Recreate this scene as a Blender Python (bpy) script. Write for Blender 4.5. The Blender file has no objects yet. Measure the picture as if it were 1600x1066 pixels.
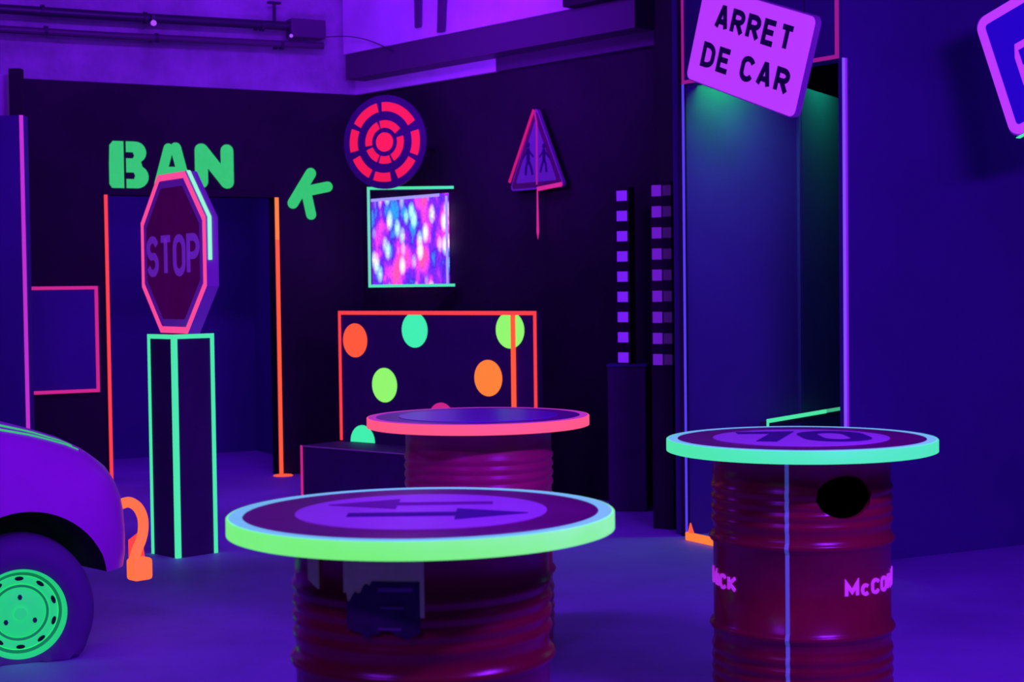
import bpy, bmesh, math, random
from mathutils import Vector, Matrix, Euler
random.seed(7)
S = bpy.context.scene
COL = S.collection
PI = math.pi
R = math.radians

# ---------------------------------------------------------------- camera
CAM_H = 1.425
F_PX = 2520.0
cam_data = bpy.data.cameras.new('camera')
cam_data.sensor_width = 36.0
cam_data.lens = 36.0 * F_PX / 1600.0
cam_data.clip_end = 100
cam = bpy.data.objects.new('camera', cam_data)
COL.objects.link(cam)
cam_rot = Matrix.Rotation(R(90) - math.atan(86.0 / F_PX), 3, 'X') @ Matrix.Rotation(-0.0125, 3, 'Z')
cam.matrix_world = Matrix.Translation((0, 0, CAM_H)) @ cam_rot.to_4x4()
S.camera = cam
cam_data.dof.use_dof = True
cam_data.dof.focus_distance = 6.6
cam_data.dof.aperture_fstop = 5.6

# ---------------------------------------------------------------- colour management
S.view_settings.view_transform = 'Standard'
S.view_settings.look = 'None'
S.view_settings.gamma = 1.0
S.view_settings.use_curve_mapping = False
S.view_settings.exposure = 0.0

# ---------------------------------------------------------------- world
w = bpy.data.worlds.new('dark')
S.world = w
w.use_nodes = True
w.node_tree.nodes['Background'].inputs[0].default_value = (0.10, 0.004, 0.75, 1)
w.node_tree.nodes['Background'].inputs[1].default_value = 0.10

# ---------------------------------------------------------------- black lights and unseen fills
UV = (0.22, 0.012, 1.0)


def area(name, loc, target, power, size, color=UV, sy=None, spread=None):
    l = bpy.data.lights.new(name, 'AREA')
    l.energy = power
    l.color = color
    l.shape = 'RECTANGLE'
    l.size = size
    l.size_y = sy or size
    if spread:
        l.spread = spread
    o = bpy.data.objects.new(name, l)
    COL.objects.link(o)
    o.location = loc
    o.rotation_euler = (Vector(target) - Vector(loc)).to_track_quat('-Z', 'Y').to_euler()
    return o


area('black_light_tube_front', (-2.2, 1.4, 3.3), (0.2, 9.5, 0.3), 48, 1.2, sy=0.15)
area('black_light_tube_middle', (2.05, 2.8, 2.85), (-0.5, 8.5, 0.0), 112, 0.9, sy=0.12)
area('black_light_tube_back', (-1.2, 8.9, 3.7), (-1.6, 12.5, 3.0), 62, 1.5, sy=0.15)
area('corner_fill', (-1.0, 9.0, 2.3), (-0.1, 12.0, 3.4), 15, 0.8, sy=0.1, spread=R(90))  # unseen fill added to brighten the bulkhead and the band below
area('car_fill', (-0.9, 3.6, 2.0), (-1.8, 6.3, 0.9), 2.5, 0.6, sy=0.1, spread=R(50))  # unseen fill added to brighten the car's fender
area('black_light_tube_right', (3.0, 2.4, 3.2), (2.2, 8.4, 2.0), 42, 1.0, sy=0.1)

area('black_light_tube_left', (-3.3, 6.75, 2.3), (0.7, 5.2, 0.6), 9, 0.12, sy=0.12)

# ---------------------------------------------------------------- pixel helpers (real depth given)
def ray(x, y):
    d = cam_rot @ Vector(((x - 800.0) / F_PX, -(y - 533.0) / F_PX, -1.0))
    return d


def P(x, y, Y):
    d = ray(x, y)
    t = Y / d.y
    return Vector((d.x * t, Y, CAM_H + d.z * t))


def PZ(x, y, z):
    d = ray(x, y)
    t = (z - CAM_H) / d.z
    return Vector((d.x * t, d.y * t, z))


class Plane:
    """vertical plane through (x0,y0) running along angle a; u along, v = out of plane (away from camera)"""
    def __init__(s, x0, y0, deg):
        s.o = Vector((x0, y0, 0))
        s.a = R(deg)
        s.d = Vector((math.cos(s.a), math.sin(s.a), 0))
        s.n = Vector((-math.sin(s.a), math.cos(s.a), 0))

    def hit(s, x, y, off=0.0):
        d = ray(x, y)
        o = s.o + s.n * off
        t = (o.dot(s.n)) / d.dot(s.n)
        p = d * t
        return (p - s.o).dot(s.d), p.z + CAM_H

    def at(s, u, z=0.0, off=0.0):
        p = s.o + s.d * u + s.n * off
        return Vector((p.x, p.y, z))


# ---------------------------------------------------------------- materials
def mat(name, base, rough=0.6, metal=0.0, emit=None, estr=1.0, spec=0.5, noise=None, bump=None, coat=0.0):
    m = bpy.data.materials.new(name)
    m.use_nodes = True
    nt = m.node_tree
    b = nt.nodes['Principled BSDF']
    b.inputs['Base Color'].default_value = (*base, 1)
    b.inputs['Roughness'].default_value = rough
    b.inputs['Metallic'].default_value = metal
    b.inputs['Specular IOR Level'].default_value = spec
    b.inputs['Coat Weight'].default_value = coat
    tc = nt.nodes.new('ShaderNodeTexCoord')
    if emit:
        b.inputs['Emission Color'].default_value = (*emit, 1)
        b.inputs['Emission Strength'].default_value = estr
    if noise:
        scale, lo, hi = noise
        n = nt.nodes.new('ShaderNodeTexNoise')
        n.inputs['Scale'].default_value = scale
        n.inputs['Detail'].default_value = 6
        n.inputs['Roughness'].default_value = 0.6
        nt.links.new(tc.outputs['Object'], n.inputs['Vector'])
        mr = nt.nodes.new('ShaderNodeMapRange')
        mr.inputs[1].default_value = 0.3
        mr.inputs[2].default_value = 0.7
        mr.inputs[3].default_value = lo
        mr.inputs[4].default_value = hi
        nt.links.new(n.outputs['Fac'], mr.inputs[0])
        mx = nt.nodes.new('ShaderNodeVectorMath')
        mx.operation = 'SCALE'
        mx.inputs[0].default_value = base
        nt.links.new(mr.outputs[0], mx.inputs['Scale'])
        nt.links.new(mx.outputs[0], b.inputs['Base Color'])
    if bump:
        scale, st = bump
        n2 = nt.nodes.new('ShaderNodeTexNoise')
        n2.inputs['Scale'].default_value = scale
        n2.inputs['Detail'].default_value = 8
        nt.links.new(tc.outputs['Object'], n2.inputs['Vector'])
        bp = nt.nodes.new('ShaderNodeBump')
        bp.inputs['Strength'].default_value = st
        bp.inputs['Distance'].default_value = 0.02
        nt.links.new(n2.outputs['Fac'], bp.inputs['Height'])
        nt.links.new(bp.outputs[0], b.inputs['Normal'])
    return m


def glow(name, c, s=1.0, base=None):
    """fluorescent paint or tape: gives off its own light under the black lights"""
    return mat(name, base or (c[0] * .7, c[1] * .7, c[2] * .4), 0.6, emit=c, estr=s, noise=(9.0, 0.8, 1.1))


M = {}
M['black_wall'] = mat('black_wall_paint', (0.032, 0.01, 0.036), 0.75, spec=0.25, noise=(1.6, 0.7, 1.25), bump=(18, 0.25))
M['blue_wall'] = mat('dark_wall_paint', (0.10, 0.06, 0.28), 0.7, spec=0.2, noise=(1.1, 0.85, 1.15), bump=(14, 0.1))
M['concrete'] = mat('bare_concrete', (0.50, 0.42, 0.55), 0.85, noise=(3.5, 0.7, 1.15), bump=(22, 0.6))
M['white_paint'] = mat('white_wall_paint', (0.85, 0.6, 0.9), 0.75, noise=(2.5, 0.85, 1.1), bump=(10, 0.3))
M['floor'] = mat('worn_concrete_floor', (0.42, 0.34, 0.72), 0.6, spec=0.35, noise=(0.9, 0.75, 1.2), bump=(30, 0.15))
M['dark_metal'] = mat('dark_metal', (0.06, 0.05, 0.08), 0.45, metal=0.3)
M['pipe'] = mat('pipe_paint', (0.11, 0.06, 0.12), 0.5)
M['black_board'] = mat('black_board', (0.085, 0.045, 0.12), 0.65, spec=0.2, noise=(4, 0.85, 1.15))
M['red_drum'] = mat('red_drum_enamel', (0.33, 0.012, 0.035), 0.25, spec=0.5, noise=(5, 0.8, 1.15), bump=(6, 0.08))
M['magenta_drum'] = mat('pink_red_drum_enamel', (0.75, 0.05, 0.16), 0.35, spec=0.5, noise=(5, 0.85, 1.1))
M['white_sign'] = mat('white_sign_film', (0.9, 0.8, 0.95), 0.45, emit=(0.50, 0.04, 0.75), estr=0.8)
M['violet_sign'] = mat('aged_white_sign_film', (0.6, 0.5, 0.7), 0.45, emit=(0.1, 0.01, 0.3), estr=0.35)
M['red_sign'] = mat('red_sign_film', (0.30, 0.01, 0.06), 0.4, emit=(0.05, 0.0, 0.03), estr=0.7, noise=(4, 0.7, 1.1))
M['table_red'] = mat('dark_red_sign_film', (0.28, 0.03, 0.16), 0.35, emit=(0.02, 0.0, 0.02), estr=0.5, noise=(4, 0.7, 1.1))
M['blue_sign'] = mat('blue_sign_film', (0.06, 0.05, 0.6), 0.45, emit=(0.02, 0.0, 0.4), estr=0.45)
M['sign_metal'] = mat('sign_casing', (0.6, 0.5, 0.6), 0.4, metal=0.2, emit=(0.06, 0.0, 0.35), estr=0.3)
M['letter_black'] = mat('dark_lettering', (0.05, 0.02, 0.12), 0.5)
M['mint'] = glow('mint_fluorescent_tape', (0.07, 0.80, 0.36))
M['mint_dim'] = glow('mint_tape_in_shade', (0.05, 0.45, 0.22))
M['green'] = glow('green_fluorescent_paint', (0.03, 0.60, 0.13), 0.9)
M['lime'] = glow('lime_fluorescent_tape', (0.16, 0.92, 0.10), 0.95, base=(0.5, 0.9, 0.3))
M['yellowgreen'] = glow('yellow_green_sticker', (0.27, 0.93, 0.13))
M['mintsticker'] = glow('mint_sticker', (0.05, 0.86, 0.37))
M['orange'] = glow('orange_fluorescent_tape', (1.0, 0.10, 0.035))
M['orange2'] = glow('orange_sticker', (1.0, 0.22, 0.03))
M['redorange'] = glow('red_orange_tape', (0.95, 0.05, 0.05))
M['pink'] = glow('pink_fluorescent_tape', (0.95, 0.07, 0.30))
M['hotpink'] = glow('hot_pink_tape', (0.62, 0.02, 0.23), 0.9)
M['hotpink_dim'] = glow('magenta_tape', (0.33, 0.01, 0.25), 0.9)
M['magline'] = glow('magenta_violet_tape', (0.50, 0.03, 0.55))
M['coral'] = glow('coral_rim_tape', (1.0, 0.10, 0.20), 0.95)
M['red'] = glow('red_fluorescent_paint', (0.80, 0.01, 0.05), 0.9)
M['violet_tape'] = glow('violet_white_tape', (0.25, 0.08, 1.0), 0.9)
M['blue_tape'] = glow('blue_violet_tape', (0.10, 0.05, 0.9), 0.9)
M['white_tape'] = glow('white_border_tape', (0.4, 0.35, 1.0), 0.9)
M['violet_square'] = glow('violet_square_sticker', (0.20, 0.015, 0.9), 0.85)
M['violet_square_dim'] = mat('dim_square_sticker', (0.45, 0.2, 0.5), 0.6, emit=(0.12, 0.01, 0.38), estr=0.7)  # dimmer colour than the bright squares
M['violet_square_faint'] = mat('faint_square_sticker', (0.12, 0.08, 0.15), 0.6, emit=(0.035, 0.005, 0.10), estr=0.6)  # faintest of the three square colours
M['car_paint'] = mat('car_paint', (0.72, 0.12, 0.68), 0.38, spec=0.4, noise=(2.0, 0.92, 1.05))
M['tyre'] = mat('tyre_rubber', (0.15, 0.10, 0.24), 0.75)
M['wheel_green'] = glow('green_wheel_paint', (0.02, 0.72, 0.22), 0.75)
M['wheel_shade'] = mat('dark_green_shade', (0.01, 0.15, 0.06), 0.6, emit=(0.005, 0.25, 0.09), estr=0.6)  # shade of the wheel's recesses put into a dark green
M['dark_hole'] = mat('dark_recess', (0.01, 0.01, 0.015), 0.8)
M['paper'] = mat('grey_paper', (0.40, 0.36, 0.36), 0.7, noise=(12, 0.7, 1.1), emit=(0.03, 0.02, 0.04), estr=0.5)
M['print_line'] = mat('pale_print', (0.3, 0.25, 0.35), 0.7)
M['label_blue'] = mat('dark_blue_print', (0.07, 0.05, 0.09), 0.6, noise=(20, 0.7, 1.3))
M['glass'] = mat('dark_glass', (0.02, 0.02, 0.03), 0.1)


# ---------------------------------------------------------------- mesh helpers
class MB:
    def __init__(s):
        s.bm = bmesh.new()

    def quad(s, pts):
        vs = [s.bm.verts.new(p) for p in pts]
        return s.bm.faces.new(vs)

    def box(s, x0, x1, y0, y1, z0, z1, mtx=None, bevel=0.0):
        c = [Vector((x, y, z)) for x in (x0, x1) for y in (y0, y1) for z in (z0, z1)]
        if mtx:
            c = [mtx @ v for v in c]
        v = [s.bm.verts.new(p) for p in c]
        fs = [(0, 1, 3, 2), (4, 6, 7, 5), (0, 4, 5, 1), (2, 3, 7, 6), (0, 2, 6, 4), (1, 5, 7, 3)]
        faces = [s.bm.faces.new([v[i] for i in f]) for f in fs]
        if bevel:
            es = list({e for f in faces for e in f.edges})
            bmesh.ops.bevel(s.bm, geom=es, offset=bevel, segments=3, affect='EDGES', profile=0.5)
        return s

    def lathe(s, prof, seg=64, closed=False, mtx=None):
        rings = []
        for r, z in prof:
            if r < 1e-6:
                p = Vector((0, 0, z))
                rings.append([s.bm.verts.new(mtx @ p if mtx else p)])
            else:
                ring = []
                for i in range(seg):
                    a = 2 * PI * i / seg
                    p = Vector((r * math.cos(a), r * math.sin(a), z))
                    ring.append(s.bm.verts.new(mtx @ p if mtx else p))
                rings.append(ring)
        pairs = list(zip(rings[:-1], rings[1:]))
        if closed:
            pairs.append((rings[-1], rings[0]))
        for a, b in pairs:
            for i in range(seg):
                j = (i + 1) % seg
                if len(a) == 1 and len(b) == 1:
                    continue
                if len(a) == 1:
                    s.bm.faces.new((a[0], b[i], b[j]))
                elif len(b) == 1:
                    s.bm.faces.new((a[i], a[j], b[0]))
                else:
                    s.bm.faces.new((a[i], a[j], b[j], b[i]))
        return s

    def prism(s, pts, f, d0, d1):
        """polygon pts (u,v) extruded between depths d0,d1 through map f(u,v,d)"""
        a = [s.bm.verts.new(f(u, v, d0)) for u, v in pts]
        b = [s.bm.verts.new(f(u, v, d1)) for u, v in pts]
        s.bm.faces.new(a)
        s.bm.faces.new(list(reversed(b)))
        n = len(pts)
        for i in range(n):
            j = (i + 1) % n
            s.bm.faces.new((a[j], a[i], b[i], b[j]))
        return s

    def ribbon(s, pts, wd, f, d0, d1, closed=False):
        """stroke of width wd along 2-D polyline, extruded between d0 and d1 through map f"""
        n = len(pts)
        L, Rr = [], []
        for i in range(n):
            p = Vector(pts[i])
            if closed:
                a, b = Vector(pts[i - 1]), Vector(pts[(i + 1) % n])
            else:
                a = Vector(pts[max(i - 1, 0)])
                b = Vector(pts[min(i + 1, n - 1)])
            d1v = (p - a)
            d2v = (b - p)
            if d1v.length < 1e-9:
                d1v = d2v
            if d2v.length < 1e-9:
                d2v = d1v
            d1v = d1v.normalized()
            d2v = d2v.normalized()
            t = (d1v + d2v)
            if t.length < 1e-6:
                t = d1v
            t = t.normalized()
            nn = Vector((-t.y, t.x))
            c = max(0.35, nn.dot(Vector((-d1v.y, d1v.x))))
            off = nn * (wd / 2 / c)
            L.append(p + off)
            Rr.append(p - off)
        vf = [(s.bm.verts.new(f(l.x, l.y, d0)), s.bm.verts.new(f(r.x, r.y, d0))) for l, r in zip(L, Rr)]
        vb = [(s.bm.verts.new(f(l.x, l.y, d1)), s.bm.verts.new(f(r.x, r.y, d1))) for l, r in zip(L, Rr)]
        rng = range(n) if closed else range(n - 1)
        for i in rng:
            j = (i + 1) % n
            s.bm.faces.new((vf[i][0], vf[j][0], vf[j][1], vf[i][1]))
            s.bm.faces.new((vb[i][1], vb[j][1], vb[j][0], vb[i][0]))
            s.bm.faces.new((vf[i][0], vb[i][0], vb[j][0], vf[j][0]))
            s.bm.faces.new((vf[i][1], vf[j][1], vb[j][1], vb[i][1]))
        if not closed:
            for i in (0, n - 1):
                s.bm.faces.new((vf[i][0], vf[i][1], vb[i][1], vb[i][0]))
        return s

    def tube(s, pts, r, seg=12, r_end=None, axis=None):
        pts = [Vector(p) for p in pts]
        n = len(pts)
        rings = []
        up = Vector((0, 0, 1))
        for i in range(n):
            t = (pts[min(i + 1, n - 1)] - pts[max(i - 1, 0)]).normalized()
            ref = Vector(axis) if axis else (up if abs(t.dot(up)) < 0.95 else Vector((1, 0, 0)))
            a = t.cross(ref).normalized()
            b = t.cross(a).normalized()
            rr = r if r_end is None else r + (r_end - r) * i / (n - 1)
            rings.append([s.bm.verts.new(pts[i] + a * rr * math.cos(2 * PI * k / seg) + b * rr * math.sin(2 * PI * k / seg)) for k in range(seg)])
        for i in range(n - 1):
            for k in range(seg):
                l = (k + 1) % seg
                s.bm.faces.new((rings[i][k], rings[i][l], rings[i + 1][l], rings[i + 1][k]))
        s.bm.faces.new(rings[0])
        s.bm.faces.new(list(reversed(rings[-1])))
        return s

    def build(s, name, m, parent=None, smooth=False, sharp=35):
        bmesh.ops.recalc_face_normals(s.bm, faces=s.bm.faces)
        me = bpy.data.meshes.new(name)
        s.bm.to_mesh(me)
        s.bm.free()
        me.materials.append(m)
        o = bpy.data.objects.new(name, me)
        COL.objects.link(o)
        if parent:
            o.parent = parent
        if smooth:
            for p in me.polygons:
                p.use_smooth = True
            try:
                me.set_sharp_from_angle(angle=R(sharp))
            except Exception:
                pass
        return o


def tag(o, label=None, cat=None, group=None, kind=None):
    if label:
        o['label'] = label
    if cat:
        o['category'] = cat
    if group:
        o['group'] = group
    if kind:
        o['kind'] = kind
    return o


def empty(name, loc, yaw=0.0, label=None, cat=None, group=None, mtx=None):
    o = bpy.data.objects.new(name, None)
    o.empty_display_size = 0.1
    COL.objects.link(o)
    if mtx is not None:
        o.matrix_world = Matrix.Translation(loc) @ mtx
    else:
        o.location = loc
        o.rotation_euler = (0, 0, yaw)
    return tag(o, label, cat, group)


def struct(o):
    o['kind'] = 'structure'
    return o


def wallmap(u, v, d):      # sign face: u right, v up, d towards +y (behind)
    return Vector((u, d, v))


def arc(cx, cy, rx, ry, a0, a1, n=14):
    return [(cx + rx * math.cos(R(a0 + (a1 - a0) * i / n)), cy + ry * math.sin(R(a0 + (a1 - a0) * i / n))) for i in range(n + 1)]


# stroke letters in a 0.6 x 1 cell
def glyph(ch):
    W = 0.56
    if ch == 'S':
        top = arc(W / 2, 0.74, W / 2, 0.26, 20, 90, 5) + arc(W / 2, 0.74, W / 2, 0.26, 90, 250, 9)[1:]
        bot = arc(W / 2, 0.26, W / 2, 0.26, 70, -90, 9) + arc(W / 2, 0.26, W / 2, 0.26, -90, -160, 5)[1:]
        return [(top + bot, False)], W
    if ch == 'T':
        return [([(0, 1), (W, 1)], False), ([(W / 2, 1), (W / 2, 0)], False)], W
    if ch in 'O0':
        return [(arc(W / 2, 0.7, W / 2, 0.3, 0, 180, 12) + arc(W / 2, 0.3, W / 2, 0.3, 180, 360, 12), True)], W
    if ch == 'P':
        return [([(0, 0), (0, 1), (W * .5, 1)] + arc(W * .5, 0.74, W * .5, 0.26, 90, -90, 10) + [(0, 0.48)], False)], W
    if ch == 'A':
        return [([(0, 0), (W * .44, 1), (W * .56, 1), (W, 0)], False), ([(W * .18, 0.3), (W * .82, 0.3)], False)], W
    if ch == 'R':
        return [([(0, 0), (0, 1), (W * .5, 1)] + arc(W * .5, 0.75, W * .48, 0.25, 90, -90, 10) + [(0, 0.5)], False),
                ([(W * .45, 0.5), (W, 0)], False)], W
    if ch == 'E':
        return [([(W * .95, 1), (0, 1), (0, 0), (W * .95, 0)], False), ([(0, 0.52), (W * .85, 0.52)], False)], W
    if ch == 'D':
        return [([(0, 0), (0, 1), (W * .3, 1)] + arc(W * .35, 0.65, W * .65, 0.35, 80, 0, 6) + arc(W * .35, 0.35, W * .65, 0.35, 0, -80, 6) + [(W * .3, 0)], True)], W
    if ch == 'C':
        return [(arc(W / 2, 0.7, W / 2, 0.3, 20, 180, 10) + arc(W / 2, 0.3, W / 2, 0.3, 180, 340, 10), False)], W
    if ch == 'c':
        return [(arc(W * .45, 0.36, W * .42, 0.36, 45, 315, 14), False)], W * .85
    if ch == 'M':
        return [([(0, 0), (0, 1), (W * .62, 0.3), (W * 1.24, 1), (W * 1.24, 0)], False)], W * 1.24
    if ch == 'K':
        return [([(0, 0), (0, 1)], False), ([(W, 1), (W * .15, 0.48), (W, 0)], False)], W
    if ch == 'I':
        return [([(0, 0), (0, 1)], False)], 0.02
    if ch == '7':
        return [([(0, 1), (W, 1), (W * .35, 0)], False)], W
    return [], 0.3


def dense(pts, closed, step):
    out = []
    n = len(pts)
    for i in range(n if closed else n - 1):
        a = Vector(pts[i])
        b = Vector(pts[(i + 1) % n])
        k = max(1, int((b - a).length / step))
        for j in range(k):
            out.append(tuple(a + (b - a) * j / k))
    if not closed:
        out.append(tuple(pts[-1]))
    return out


def text_width(txt, h, sx, gap):
    return sum(glyph(c)[1] * h * sx + gap for c in txt) - gap


def write(mb, txt, h, stroke, f, d0, d1, x0=None, y0=0.0, sx=1.0, gap=0.02, step=None, slope=0.0, centre=True):
    wtot = text_width(txt, h, sx, gap)
    x = (x0 if x0 is not None else 0.0) - (wtot / 2 if centre else 0)
    hh = h - stroke
    for c in txt:
        gl, wd = glyph(c)
        for pts, cl in gl:
            q = [(x + u * h * sx, y0 + stroke / 2 + v * hh + slope * (x + u * h * sx)) for u, v in pts]
            if step:
                q = dense(q, cl, step)
            mb.ribbon(q, stroke, f, d0, d1, cl)
        x += wd * h * sx + gap


def rrect(w, h, r, n=6):
    pts = []
    for cx, cy, a in ((w / 2 - r, h / 2 - r, 0), (-w / 2 + r, h / 2 - r, 90), (-w / 2 + r, -h / 2 + r, 180), (w / 2 - r, -h / 2 + r, 270)):
        pts += arc(cx, cy, r, r, a, a + 90, n)
    return pts


# ================================================================= SETTING
WA = Plane(-3.46, 11.40, 28.5)       # back wall, left of the corner
C0 = Vector((-1.16, 12.65, 0))
uC = (C0 - WA.o).dot(WA.d)
WB = Plane(C0.x, C0.y, -49.0)        # back wall, right of the corner
HB = 2.93


def pbox(mb, pl, u0, u1, v0, v1, z0, z1):
    """box in a plane's own frame"""
    pts = []
    for u in (u0, u1):
        for v in (v0, v1):
            for z in (z0, z1):
                p = pl.at(u, z, v)
                pts.append(p)
    v = [mb.bm.verts.new(p) for p in pts]
    for f in [(0, 1, 3, 2), (4, 6, 7, 5), (0, 4, 5, 1), (2, 3, 7, 6), (0, 2, 6, 4), (1, 5, 7, 3)]:
        mb.bm.faces.new([v[i] for i in f])
    return mb


# floor and ceiling
struct(MB().box(-7, 7, -2.5, 17, -0.1, 0).build('floor', M['floor']))
struct(MB().box(-7, 7, -2.5, 17, 4.3, 4.4).build('ceiling', M['concrete']))

# doorway limits on the back wall
uL = WA.hit(171, 500)[0]
uR = WA.hit(431, 500)[0]
zD = 2.12
m = MB()
pbox(m, WA, -2.6, uL, 0, 0.12, 0, HB)
pbox(m, WA, uR, uC + 0.05, 0, 0.12, 0, HB)
pbox(m, WA, uL, uR, 0, 0.12, zD, HB)
wall_back = struct(m.build('wall_back', M['black_wall']))
m = MB()
pbox(m, WA, -2.6, uC + 0.05, 0.0, 0.12, HB, 4.3)
struct(m.build('wall_back_upper', M['concrete']))
# passage seen through the doorway
m = MB()
pbox(m, WA, uL - 1.2, uR + 1.2, 1.9, 2.0, 0, HB)
pbox(m, WA, uL - 1.2, uL - 1.1, 0.12, 1.9, 0, HB)
pbox(m, WA, uR + 0.5, uR + 0.6, 0.12, 1.9, 0, HB)
pbox(m, WA, uL - 1.2, uR + 0.6, 0.12, 2.0, HB, HB + 0.06)
struct(m.build('wall_passage', M['blue_wall']))
lp = WA.at((uL + uR) / 2, 2.7, 1.0)
area('far_left_fill', (-3.9, 10.2, 3.7), (-3.6, 11.0, 2.8), 5, 0.3, sy=0.1)  # unseen fill added to brighten the white wall stub
area('passage_fill', lp, (lp.x, lp.y, 0), 11, 0.6, sy=0.1)  # unseen fill added so the passage reads lit

# right half of the back wall and its upper band
m = MB()
pbox(m, WB, -0.05, 3.22, 0, 0.12, 0, HB)
wall_b = struct(m.build('wall_right_back', M['black_wall']))
m = MB()
uP = WB.hit(775, 120, -0.04)[0]
pbox(m, WB, -0.05, uP, -0.04, 0.12, HB, 4.3)
struct(m.build('wall_right_upper', M['white_paint']))

m = MB()
pbox(m, WB, uP, 3.22, -0.04, 0.12, HB, 4.3)
struct(m.build('wall_right_top', M['pipe']))
# beam along the right half: dark concrete beam, bright wall above
uS = WB.hit(540, 90, -0.22)[0]
uE = WB.hit(893, 10, -0.22)[0]
m = MB()
pbox(m, WB, uS, 3.22, -0.22, -0.04, 3.02, 3.21)
struct(m.build('trim_1', M['pipe']))
m = MB()
pbox(m, WB, uS, uE, -0.24, -0.04, 3.21, 4.3)
struct(m.build('wall_bulkhead', M['white_paint']))

# portal block
LP = PZ(1072, 838, 0)
RP = PZ(1323, 900, 0)
RP = Vector((1.66, 8.07, 0))
LP.z = 0
ang = math.degrees(math.atan2(RP.y - LP.y, RP.x - LP.x))
WP = Plane(LP.x, LP.y, ang)
plen = (RP - LP).length
W3 = Plane(RP.x, RP.y, 27.0)
# black side wall from the portal back to wall B
eB = Vector((0.93, 10.42, 0))
side = Plane(LP.x, LP.y, math.degrees(math.atan2(eB.y - LP.y, eB.x - LP.x)))
m = MB()
pbox(m, side, 0.0, (eB - LP).length + 0.10, 0, 0.02, 0, 4.3)
struct(m.build('wall_portal_side', M['black_wall']))
# inner walls seen through the portal
W1e = P(1258, 500, 9.45)
W1 = Plane(LP.x, LP.y, math.degrees(math.atan2(W1e.y - LP.y, W1e.x - LP.x)))
l1 = (Vector((W1e.x, W1e.y, 0)) - LP).length
m = MB()
pbox(m, W1, 0.0, l1, 0.02, 0.1, 0, 3.2)
struct(m.build('wall_niche_front', M['blue_wall']))
W2e = P(1330, 500, 10.25)
W2 = Plane(W1e.x, W1e.y, math.degrees(math.atan2(W2e.y - W1e.y, W2e.x - W1e.x)))
m = MB()
pbox(m, W2, -0.02, 2.2, 0.02, 0.1, 0, 2.57)
wn = struct(m.build('wall_niche_side', M['blue_wall']))
area('niche_fill', WP.at(0.9, 2.45, 0.16), W1.at(0.4, 1.2, 0.0), 6.0, 0.4, sy=0.08)  # unseen fill added to lift the niche's blue wall
# backdrop far behind the niche
struct(MB().box(0.6, 6.9, 13.2, 13.3, 0, 4.3).build('wall_niche_back', M['black_wall']))
# lintel over the portal
m = MB()
pbox(m, WP, 0.0, plen, 0.0, 0.12, 2.54, 4.3)
lintel = struct(m.build('trim_2', M['blue_wall']))
m = MB()
pbox(m, WP, 0.0, 0.018, -0.004, 0.0, 2.54, 4.2)
m.build('edge_tape', M['hotpink_dim'], lintel)
m = MB()
pbox(m, WP, plen - 0.045, plen - 0.02, -0.004, 0.0, 2.54, 4.2)
m.build('edge_tape', M['hotpink_dim'], lintel)
m = MB()
pbox(m, WP, 0.018, plen - 0.045, -0.004, 0.0, 2.54, 2.56)
m.build('edge_tape', M['hotpink_dim'], lintel)
# left jamb: slim post with blue-violet tape
m = MB()
pbox(m, WP, 0.0, 0.016, 0.0, 0.015, 0, 2.54)
jam = struct(m.build('trim_3', M['black_wall']))
m = MB()
pbox(m, WP, 0.0, 0.016, -0.004, 0.0, 0.0, 2.54)
m.build('edge_tape', M['blue_tape'], jam)
# right wall
m = MB()
pbox(m, W3, 0.0, 4.2, 0.0, 0.03, 0, 4.3)
wr = struct(m.build('wall_right', M['blue_wall']))
m = MB()
pbox(m, W3, 0.0, 0.016, -0.004, 0.0, 0.0, 2.54)
m.build('edge_tape', M['violet_tape'], wr)
m = MB()
pbox(m, W3, 0.016, 0.03, -0.004, 0.0, 0.0, 2.54)
m.build('edge_tape', glow('purple_tape', (0.22, 0.01, 0.75), 0.9), wr)
# mint taped ledge inside the niche
le0 = P(1190, 655, 8.95)
le1 = P(1322, 625, 9.9)
led = empty('ledge', (le0.x, le0.y, 0), math.atan2(le1.y - le0.y, le1.x - le0.x), 'low ledge edged with mint tape inside the tall portal', 'ledge')
a0 = 0.0
zl = le0.z
LL = math.hypot(le1.x - le0.x, le1.y - le0.y)
MB().box(0.0, LL, -0.03, 0.01, zl - 0.05, zl - 0.012).build('ledge_board', M['black_board'], led)
MB().box(0.0, LL * .68, -0.036, -0.03, zl - 0.022, zl).build('edge_tape', M['mint'], led)
MB().box(LL * .68, LL, -0.036, -0.03, zl - 0.02, zl).build('edge_tape', M['mint_dim'], led)
MB().box(0.0, 0.02, -0.036, -0.03, 0, zl - 0.022).build('edge_tape', M['mint'], led)
MB().box(0.0, 0.03, -0.03, 0.01, 0, zl - 0.05).build('ledge_post', M['black_board'], led)
# green lamp in the niche
area('green_lamp', W1.at(0.22, 2.66, -0.13), W1.at(0.24, 2.0, 0.12), 3.6, 0.3, color=(0.01, 1.0, 0.06), sy=0.06, spread=R(120))
area('green_lamp_high', W2.at(0.35, 2.78, -0.16), W2.at(0.4, 2.2, 0.12), 3.5, 0.4, color=(0.01, 1.0, 0.15), sy=0.06, spread=R(150))

# orange foam strip on the floor by the portal
o0 = PZ(1075, 838, 0.02)
o1 = PZ(1135, 851, 0.02)
oa = math.atan2(o1.y - o0.y, o1.x - o0.x)
fs = empty('floor_strip', (o0.x, o0.y, 0), oa, 'short orange strip lying on the floor at the foot of the portal', 'tape strip')
MB().box(0, (o1 - o0).length, -0.02, 0.0, 0, 0.045, bevel=0.004).build('strip', M['orange2'], fs)
m = MB()
m.prism([(0.02, 0.045), (0.07, 0.045), (0.04, 0.10)], wallmap, -0.015, -0.008)
m.build('torn_end', M['orange'], fs)

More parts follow.
